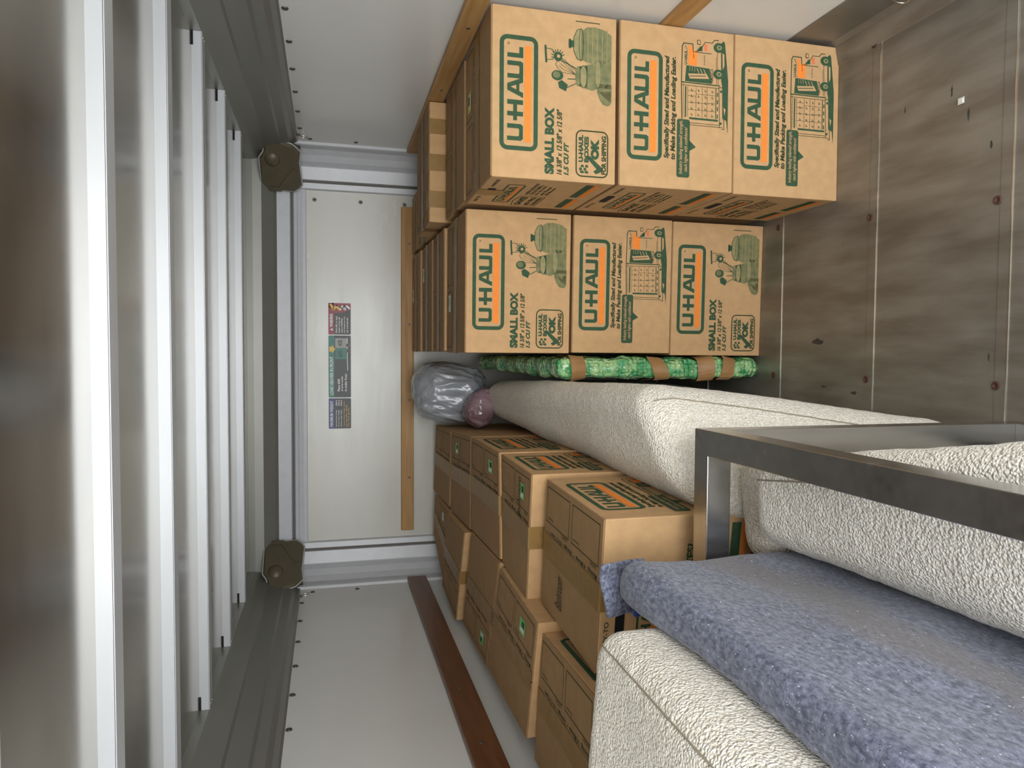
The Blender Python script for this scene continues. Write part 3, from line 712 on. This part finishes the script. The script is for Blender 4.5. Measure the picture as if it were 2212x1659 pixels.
A.line([(.94, .12), (.80, .22), (.90, .36), (.80, .50)], .10, 'st_yellow', 1); A.line([(.80, .55), (.90, .62), (.80, .74), (.92, .82), (.84, .93)], .08, 'st_white', 1)
A.line([(.90, .50), (.82, .62), (.92, .72), (.82, .82)], .05, 'st_black', 2)
wallsticker(.082, .220, z0, z1, A, 'st_black', 'black and red WARNING sticker with chain-like drawing, rightmost of the three')

# ---------------------------------------------------------------- cartons on the right
a0, a1, yA, yA2 = .431, .846, 1.7055, 2.030
zt = [0, .3249, .6549, .9819]
def q4(x0, y0, x1, y1, s0=0, s1=0): return [(x0, y0), (x1, y0+s0), (x1, y1+s0), (x0, y1)]
k = .004
Aq = [(a0, yA), (a1, yA+.004), (a1, yA+.334), (a0, yA+.330)]
Aq2 = [(a0-.002, yA), (a1+.001, yA+.004), (a1, yA+.326), (a0, yA+.322)]
carton('cardboard_carton', Aq2, 0, zt[1]-.001, 'printed carton with a van drawing, bottom of the front right stack', 'small moving cartons',
       front=PB, left=PS, seam='x', taped=False, printed=False, thick=.003)
carton('cardboard_carton', Aq, zt[1], zt[2]-.006, 'creased carton with a van drawing, middle of the front right stack', 'small moving cartons',
       front=PB, left=PS, seam='x', taped=False, printed=False)
carton('cardboard_carton', [(a0, yA), (a1-.003, yA+.002), (a1-.003, yA+.320), (a0-.002, yA+.320)], zt[2]+.003, zt[3], 'carton with pots and utensils drawing, top of the front right stack', 'small moving cartons',
       front=PA, left=PS, seam='x', flapside=1, stick=(.30, 'sticker_yellow', 'ink_dark'))
b0, b1, yB_, zb = .004, .420, 2.0575, [0, .322, .6526, .9776]
def Bq(d=0, e_=0): return [(b0+d, yB_), (b1-e_, yB_-.010), (b1-e_, yB_+.310), (b0+d, yB_+.320)]
carton('cardboard_carton', Bq(-.004, .002), 0, zb[1]-.001, 'carton with pots and utensils drawing, bottom of the stack next to the bubble wrap', 'small moving cartons', front=PA, seam='x', taped=False, printed=False)
carton('cardboard_carton', Bq(.002), zb[1], zb[2]-.004, 'carton with a van drawing, middle of the stack next to the bubble wrap', 'small moving cartons', front=PB, seam='x', taped=False, printed=False)
carton('cardboard_carton', Bq(), zb[2]+.003, zb[3], 'carton with pots and utensils drawing, top of the stack next to the bubble wrap', 'small moving cartons',
       front=PA, seam='x', flapside=1, stick=(.55, 'sticker_white', 'sticker_green'))
# rows behind: only their tops can be seen
rowsA = [(2.042, 2.362, .984, 'second in the right wall row', None), (2.400, 2.716, 1.036, 'A', None), (2.724, 3.030, .994, 'fourth in the right wall row', .52)]
rowsB = [(2.392, 2.640, .986, 'second', None), (2.648, 2.925, .990, 'third', .2), (2.932, 3.205, .998, 'fourth', .35)]
n_ = {}
for y0, y1, zz, nm, stk_ in rowsA:
    if nm == 'A': lab = 'raised carton with three tape bands on its front edge, among the right-hand tops'
    else: lab = 'taped carton top, '+nm+' behind the front stack'
    r = carton('cardboard_carton', q4(a0+.010, y0, a1-.008, y1), zz-.33, zz, lab, 'cartons behind the right stacks', seam='x', stick=(stk_, 'sticker_white', 'sticker_green') if stk_ else None)
    if nm == 'A':
        for t_, wd in ((.12, .055), (.42, .055), (.72, .05)):
            xx = a0+.010+t_*.405; tb = MB().box((xx, y0-.0016, zz-.16), (xx+wd, y0-.0004, zz+.0012), 'packing_tape').box((xx, y0-.0016, zz+.0002), (xx+wd, y0+.05, zz+.0014), 'packing_tape')
            o = tb.build('tape', None, r.location); o.parent = r; o.location = (0, 0, 0)
for y0, y1, zz, nm, stk_ in rowsB:
    carton('cardboard_carton', q4(b0+.006, y0, b1+.002, y1), zz-.33, zz, 'taped carton top, '+nm+' from the camera in the row above the bubble wrap', 'cartons behind the right stacks',
           seam='x', stick=(stk_, 'sticker_white', 'sticker_green') if stk_ else None)
carton('cardboard_carton', q4(a0+.012, 3.036, a1-.16, 3.208), .668, .998, 'narrow carton end wedged against the front wall by the right corner post', 'cartons behind the right stacks', seam='x')
def under(x0, y0, x1, y1, z1, lab, grp): carton('cardboard_carton', q4(x0, y0, x1, y1), 0, z1, lab, grp, printed=False, taped=False)
for y0, y1, zz, nm, s_ in rowsA: under(a0+.012, y0, a1-.010, y1, zz-.331, 'plain carton at the bottom of the rear right stacks, hidden by the front cartons', 'hidden lower cartons right')
under(a0+.014, 3.036, a1-.165, 3.208, .667, 'plain carton at the bottom of the rear right stacks, hidden by the front cartons', 'hidden lower cartons right')
for y0, y1, zz, nm, s_ in rowsB: under(b0+.008, y0, b1, y1, zz-.331, 'plain carton at the bottom of the rear right stacks, hidden by the front cartons', 'hidden lower cartons right')

# ---------------------------------------------------------------- cartons on the left
G = 'cartons along the left wall'
PR = PB
# inner row (beside the sofa); corners near-left, near-right, far-right, far-left
R = [
 ('R1', [(-.605, 2.765), (-.300, 2.722), (-.313, 3.112), (-.612, 3.185)], .905, 'plain-topped carton at the far end of the inner left row', None, None),
 ('R2', [(-.590, 2.335), (-.275, 2.325), (-.298, 2.705), (-.607, 2.722)], .905, 'carton with small green sticker, second from front wall, inner left row', (.60, 'sticker_green', 'ink_green'), None),
 ('R3', [(-.570, 1.905), (-.274, 1.925), (-.275, 2.315), (-.583, 2.320)], .905, 'carton with green sticker and printed side, third from front wall, inner left row', (.20, 'sticker_green', 'ink_green'), PR),
 ('R4', [(-.600, 1.655), (-.285, 1.615), (-.277, 1.920), (-.577, 1.902)], .899, 'carton with handwriting, green sticker and tape down its front, inner left row', (.18, 'sticker_green', 'ink_green'), PR),
 ('R5', [(-.613, 1.262), (-.304, 1.222), (-.290, 1.580), (-.592, 1.618)], .872, 'largest carton in view on the left, with Bathroom handwriting beside its tape', None, PR),
]
roots = {}
for nm, q, zz, lab, stk_, rt in R:
    roots[nm] = carton('cardboard_carton', q, zz-.318, zz, lab, G, right=rt, front=PS2 if nm == 'R5' else None, seam='y', flapside=1, stick=stk_)
Lb = [
 ('L1', [(-.930, 2.86), (-.612, 2.730), (-.618, 3.09), (-.80, 3.135)], .912, 'farthest carton of the outer left row, with a pale sticker', (.25, 'sticker_white', 'sticker_green'), 1),
 ('L2', [(-.955, 2.49), (-.600, 2.335), (-.612, 2.700), (-.925, 2.800)], .925, 'plain raised carton, second from the front wall in the outer left row', None, -1),
 ('L3', [(-.935, 2.05), (-.578, 1.895), (-.592, 2.285), (-.943, 2.430)], .910, 'carton with its label side turned to the left wall, middle of the outer row', (.70, 'sticker_green', 'ink_green'), -1),
 ('L4', [(-.915, 1.60), (-.605, 1.515), (-.585, 1.875), (-.925, 2.030)], .912, 'carton with bright green sticker, fourth from the front wall in the outer left row', (.22, 'sticker_green', 'ink_green'), 1),
 ('L5', [(-.950, 1.21), (-.622, 1.190), (-.630, 1.530), (-.955, 1.580)], .897, 'nearest carton of the outer left row, partly hidden by the cream armchair', None, 1),
]
for nm, q, zz, lab, stk_, sd in Lb:
    roots[nm] = carton('cardboard_carton', q, zz-.318, zz, lab, G, right=PB if nm == 'L5' else None, seam='y', flapside=sd, stick=stk_, foldb=nm in ('L2',))
for nm, q, zz, *_ in R+Lb:
    if nm == 'R5': q = [(-.610, 1.262), (-.49, 1.262), (-.49, 1.58), (-.59, 1.61)]
    elif nm == 'R4': q = [(-.60, 1.655), (-.46, 1.640), (-.46, 1.90), (-.577, 1.90)]
    elif nm[0] == 'R': q = [(a_-.0, b_) if a_ < -.45 else (-.40, b_) for a_, b_ in q]
    carton('cardboard_carton', q, 0, zz-.3185, 'plain carton at the bottom of the left-hand rows, hidden by the cartons above', 'hidden lower cartons left', printed=False, taped=False)
# handwriting on two flaps
def scrawl(root, body, s0, t0, s1, t1, q, zz):
    nl, nr, fr, fl = [Vector((a_[0], a_[1], zz)) for a_ in q]
    A = Art(1.0); A.text(body, s0, t0, s1, t1, 'ink_dark', off=-.004, shear=.15)
    mb = MB(); A.put(mb, (fl, fr, nr, nl), .0022); o = mb.build('handwriting', None, root.location, recalc=False); o.parent = root; o.location = (0, 0, 0)
scrawl(roots['R5'], 'Bathroom', .12, .30, .36, .42, R[4][1], .872)
scrawl(roots['R4'], 'Bathroom', .60, .62, .92, .72, R[3][1], .899)

# ---------------------------------------------------------------- soft things: rounded blocks carried by eight corners
def grid_cube(nx, ny, nz):
    """points of a box surface with counts per axis -> verts in [-1,1]^3 and quads"""
    idx = {}; vs = []; fs = []
    def V(p):
        k = (round(p[0], 5), round(p[1], 5), round(p[2], 5))
        if k not in idx: idx[k] = len(vs); vs.append(k)
        return idx[k]
    cnt = (nx, ny, nz)
    for ax in range(3):
        u, v = (ax+1) % 3, (ax+2) % 3
        for sgn in (-1, 1):
            for i in range(cnt[u]):
                for j in range(cnt[v]):
                    q = []
                    for di, dj in ((0, 0), (1, 0), (1, 1), (0, 1)):
                        p_ = [0, 0, 0]; p_[ax] = sgn; p_[u] = -1+2*(i+di)/cnt[u]; p_[v] = -1+2*(j+dj)/cnt[v]; q.append(V(p_))
                    fs.append(q if sgn > 0 else q[::-1])
    return vs, fs
class Soft:
    def __init__(s, c8, r, wob=0.0, wsc=4, fine=0.0, fsc=60, puff=0.0):
        s.c = [Vector(q) for q in c8]; s.r = r; s.wob = wob; s.wsc = wsc; s.fine = fine; s.fsc = fsc; s.puff = puff
        c = s.c; s.h = Vector((((c[1]-c[0]).length+(c[2]-c[3]).length)/4, ((c[3]-c[0]).length+(c[2]-c[1]).length)/4,
                               ((c[4]-c[0]).length+(c[6]-c[2]).length)/4))
    def pt(s, p, lift=0.0):
        h = s.h; P = Vector((p[0]*h.x, p[1]*h.y, p[2]*h.z)); r = min(s.r, h.x*.98, h.y*.98, h.z*.98)
        I = Vector([max(-(h[i]-r), min(h[i]-r, P[i])) for i in range(3)]); d = (P-I)
        if d.length < 1e-9: d = P
        d.normalize(); q = I+d*r
        # even puffiness on the faces
        if s.puff: q += d*s.puff*(1-p[0]**2*.9)*(1-p[1]**2*.9) if abs(p[2]) > .99 else d*s.puff*(1-abs(p[2])**2)*.6
        u, v, w_ = q.x/h.x/2+.5, q.y/h.y/2+.5, q.z/h.z/2+.5; c = s.c
        b = (c[0]*(1-u)+c[1]*u)*(1-v)+(c[3]*(1-u)+c[2]*u)*v; t_ = (c[4]*(1-u)+c[5]*u)*(1-v)+(c[7]*(1-u)+c[6]*u)*v
        W = b*(1-w_)+t_*w_; cen = sum(c, Vector())/8
        nd = (t_-b).normalized()*d.z+((c[1]-c[0]).normalized())*d.x+((c[3]-c[0]).normalized())*d.y; nd.normalize()
        if s.wob: W = W+nd*s.wob*(noise.noise(W*s.wsc)*2)
        if s.fine: W = W+nd*s.fine*noise.noise(W*s.fsc)
        return W+nd*lift
    def mesh(s, name, m, par=None, res=.02, origin=None):
        n_ = [max(6, int(2*k/res)) for k in s.h]; vs, fs = grid_cube(*n_)
        mb = MB(); mb.add([s.pt(p) for p in vs], fs, m, True)
        o = mb.build(name, None, origin)
        if par: o.parent = par; o.location = (0, 0, 0)
        return o
    def seam(s, path, rad, m, name, par, origin, lift=0.0):
        mb = MB(); mb.tube([s.pt(p, lift) for p in path], rad, m, 6); o = mb.build(name, None, origin); o.parent = par; o.location = (0, 0, 0); return o

# large rounded sofa section lying along the trailer
SO = (-.18, 2.1, 0)
sofa = empty('sofa_section', SO); tag(sofa, 'long cream textured sofa section lying between the left cartons and the green wrapped panel', 'sofa', 'cream sofa pieces')
S1 = Soft([(-.455, 1.10, 0), (-.150, 1.185, 0), (-.108, 2.86, 0), (-.30, 2.86, 0), (-.296, 1.180, .705), (-.050, 1.38, .745), (-.105, 2.84, .755), (-.262, 2.84, .735)], .088, .004, 3, .0015, 55)
S1.mesh('body', 'boucle', sofa, .012, SO)
S1b = Soft([(-.400, 1.095, 0), (-.19, 1.095, 0), (-.19, 1.212, 0), (-.400, 1.212, 0), (-.392, 1.10, .60), (-.19, 1.10, .62), (-.19, 1.212, .62), (-.392, 1.212, .60)], .05, .003, 4, .0015, 55)
S1b.mesh('lower_front', 'boucle', sofa, .012, SO)
S1.seam([(.90, -1, 1-.03*k) for k in range(0, 50)], .0016, 'seam_thread', 'seam', sofa, SO, .0005)

# cream cushion lying inside the steel frame
CO = (-.2, .7, .06)
S2c = [(-.325, .28, .06), (-.110, .28, .06), (-.185, 1.085, .06), (-.335, 1.085, .06), (-.332, .28, .590), (-.022, .28, .655), (-.178, 1.085, .668), (-.322, 1.085, .655)]
S2 = Soft(S2c, .050, .003, 5, .0015, 55, .004)
cu = empty('sofa_cushion', CO); tag(cu, 'thick cream textured cushion under the dark steel table frame', 'cushion', 'cream sofa pieces')
S2.mesh('cover', 'boucle', cu, .010, CO)
S2.seam([(.50, 1-.02*k, 1) for k in range(0, 90)], .0014, 'seam_thread', 'seam', cu, CO, .0005)

# cream sofa arm in the near left
AO = (-.6, .5, 0)
arm = empty('couch', AO); tag(arm, 'cream textured armchair side with a stitched seam, in the near left corner', 'couch', 'cream sofa pieces')
S3 = Soft([(-.93, .15, 0), (-.418, .15, 0), (-.416, .98, 0), (-.93, 1.0, 0), (-.93, .15, .99), (-.412, .15, .985), (-.402, .995, .985), (-.93, 1.04, 1.00)], .045, .003, 4, .0015, 55)
S3.mesh('body', 'boucle', arm, .011, AO)
S3.seam([(.93, .99-.03*k, 1) for k in range(0, 64)], .0013, 'seam_thread', 'seam', arm, AO, .0004)

# blanket-wrapped slab
BO = (-.4, .7, 0)
bl = empty('moving_blanket', BO); tag(bl, 'blue grey felt moving blanket wrapped round an upright slab beside the cream armchair', 'blanket')
S4 = Soft([(-.404, .12, 0), (-.345, .10, 0), (-.342, 1.085, 0), (-.408, 1.095, 0), (-.402, .12, .895), (-.345, .10, .890), (-.338, 1.080, .897), (-.404, 1.092, .905)], .022, .005, 6, .002, 60)
S4.mesh('felt_cover', 'felt', bl, .014, BO)
# loose fold hanging at the far top corner with blue edging
mb = MB(); N = 16; M_ = 10; vs = []
for i in range(N+1):
    for j in range(M_+1):
        u, v = i/N, j/M_
        base_ = Vector((-.350-.085*u, 1.097+.012*math.sin(u*5)+.016*v, .925-.005*u)) 
        q = base_+Vector((-.01*v*math.sin(u*9), .010*math.sin(u*7+v*3)*v, -.085*v*(1-.3*u)))
        vs.append(q+Vector((0, .006, 0)))
fs = [(i*(M_+1)+j, (i+1)*(M_+1)+j, (i+1)*(M_+1)+j+1, i*(M_+1)+j+1) for i in range(N) for j in range(M_)]
mb.add(vs, fs, 'felt', True); o = mb.build('hanging_fold', None, BO); o.parent = bl; o.location = (0, 0, 0)
sm_ = o.modifiers.new('thick', 'SOLIDIFY'); sm_.thickness = .006
mb = MB()
mb.tube([vs[i*(M_+1)+M_]+Vector((0, -.002, 0)) for i in range(5, N+1)], .006, 'blue_edging', 8)
o = mb.build('blue_edging', None, BO); o.parent = bl; o.location = (0, 0, 0)

# bagged bedding at the far end
def bag(name, c, rad, m, lab, grp, seed, tilt):
    loc = (c[0], c[1], c[2]-rad[2])
    bm = bmesh.new(); bmesh.ops.create_icosphere(bm, subdivisions=6, radius=1)
    Rm = Matrix.Rotation(tilt, 3, 'Y')
    for v in bm.verts:
        d = v.co.normalized()
        w1 = noise.noise(d*1.6+Vector((seed, 0, 0))); 
        w2 = abs(noise.noise(Vector((d.x*3.2, d.y*3.2, d.z*1.6))+Vector((seed, 3, 0)))); w3 = abs(noise.noise(Vector((d.x*8, d.y*8, d.z*3))+Vector((0, seed, 0))))
        rr_ = 1+.12*w1-.10*w2-.05*w3
        e_ = Vector([math.copysign(abs(a_)**.8, a_) for a_ in d])
        q = Rm @ Vector((e_.x*rad[0], e_.y*rad[1], e_.z*rad[2]))*rr_
        v.co = q+Vector((0, 0, rad[2]))
    for f in bm.faces: f.smooth = True
    me = bpy.data.meshes.new(name); bm.to_mesh(me); bm.free(); me.materials.append(MATS[m])
    o = link(name, me, None, loc); tag(o, lab, 'bag', grp); return o
bag('plastic_bag', (-.165, 2.98, .872), (.135, .16, .155), 'grey_film', 'grey plastic bag stuffed with soft things, at the far end above the cream sofa', None, 3.1, .15)
bag('plastic_bag', (-.215, 2.79, .775), (.080, .07, .062), 'pink_film', 'small pinkish plastic bundle tucked under the grey plastic bag', None, 8.4, .5)

# green bubble-wrapped panel standing on edge
WO = (-.035, 2.5, 0)
bw = empty('wrapped_panel', WO); tag(bw, 'flat panel in green bubble wrap with brown tape bands, standing beside the cartons', 'package')
S5 = Soft([(-.074, 2.045, 0), (-.010, 2.045, 0), (-.009, 3.03, 0), (-.060, 3.03, 0), (-.071, 2.045, .692), (-.009, 2.045, .700), (-.009, 3.03, .74), (-.06, 3.03, .74)], .024, .006, 16, .004, 60)
S5.mesh('bubble_wrap', 'bubble_wrap', bw, .0085, WO)
for i, (z0, z1, sk) in enumerate(((.66, .61, .0), (.39, .338, .01), (.229, .172, .0), (.149, .103, -.01))):
    mb = MB(); pts = []
    for j in range(2):
        zz = (z0, z1)[j]; wv_ = -1+2*zz/.70
        pts.append([S5.pt(p, .0065)+Vector((0, 0, sk*(p[0]))) for p in [(-1, y_, wv_) for y_ in (-.75, -.85, -.93, -.97, -1)]+[(x_, -1, wv_) for x_ in (-.7, -.35, 0, .35, .7)]+[(1, y_, wv_) for y_ in (-1, -.97, -.93, -.85, -.75)]])
    n2 = len(pts[0]); mb.add(pts[0]+pts[1], [(k, k+1, n2+k+1, n2+k) for k in range(n2-1)], 'brown_tape')
    o = mb.build('tape_band', None, WO); o.parent = bw; o.location = (0, 0, 0)

# ---------------------------------------------------------------- steel table frame
TO = (-.16, .7, 0); fr_ = empty('steel_table_frame', TO); tag(fr_, 'square-tube brushed steel table frame standing over the cream cushion', 'table frame')
x1_, x0_, yf, yn, zt_, tw = -.131, -.176, 1.160, .20, .724, .046
def beam(c, nm='frame_tube'):
    mb = MB().hexa(c, 'steel_frame', .0012); o = mb.build(nm, None, TO); o.parent = fr_; o.location = (0, 0, 0)
beam([(x0_, yn, zt_-tw), (x1_, yn, zt_-tw), (x1_, yf-tw*0-.0, zt_-tw), (x0_, yf-tw, zt_-tw), (x0_, yn, zt_), (x1_, yn, zt_), (x1_, yf, zt_), (x0_, yf-tw, zt_)], 'top_rail')
beam([(-.74, yf-tw, zt_-tw), (x0_, yf-tw, zt_-tw), (x1_, yf, zt_-tw), (-.74, yf, zt_-tw), (-.74, yf-tw, zt_), (x0_, yf-tw, zt_), (x1_, yf, zt_), (-.74, yf, zt_)], 'cross_rail')
beam([(x0_, yf-tw, tw), (x1_, yf-tw, tw), (x1_, yf, tw), (x0_, yf, tw), (x0_, yf-tw, zt_-tw), (x1_, yf-tw, zt_-tw), (x1_, yf, zt_-tw), (x0_, yf, zt_-tw)], 'leg')
beam([(x0_, yn, 0), (x1_, yn, 0), (x1_, yf, 0), (x0_, yf, 0), (x0_, yn, tw), (x1_, yn, tw), (x1_, yf, tw), (x0_, yf, tw)], 'bottom_rail')
beam([(x0_, yn, tw), (x1_, yn, tw), (x1_, yn+tw, tw), (x0_, yn+tw, tw), (x0_, yn, zt_-tw), (x1_, yn, zt_-tw), (x1_, yn+tw, zt_-tw), (x0_, yn+tw, zt_-tw)], 'leg')
beam([(-.74, yf-tw, 0), (-.695, yf-tw, 0), (-.695, yf, 0), (-.74, yf, 0), (-.74, yf-tw, zt_-tw), (-.695, yf-tw, zt_-tw), (-.695, yf, zt_-tw), (-.74, yf, zt_-tw)], 'leg')

# scrap of paper on the floor
mb = MB(); mb.box((.561, 1.300, .0016), (.575, 1.316, .0030), 'sticker_white'); mb.box((.563, 1.302, .0030), (.571, 1.313, .0052), 'sticker_white')
tag(mb.build('paper_scrap', None, (.568, 1.308, .0016)), 'tiny white scrap of paper on the steel floor', 'scrap')

# scuffs worn into the floor sheets
mat('scuff', lin(66, 62, 58), .6, var=.2, scale=60)
for i, (x_, y_, L_, W_) in enumerate([(.042, 1.773, .018, .055), (-.086, 1.74, .008, .03), (-.098, 1.62, .01, .03), (.60, 1.335, .03, .006), (.533, 1.29, .04, .006), (.45, 1.23, .02, .008), (.60, 1.47, .02, .004), (-.0, 1.22, .025, .006)]):
    rnd = random.Random(i); A_ = [2*PI*k/14 for k in range(14)]
    vs = [(x_+math.cos(a)*L_*(.35+.65*rnd.random())*.6, y_+math.sin(a)*W_*(.35+.65*rnd.random())*.6, .0004) for a in A_]
    mb = MB(); mb.add(vs, [tuple(t_) for t_ in tessellate_polygon([[Vector(q) for q in vs]])], 'scuff'); child(mb, 'scuff_mark', floor)
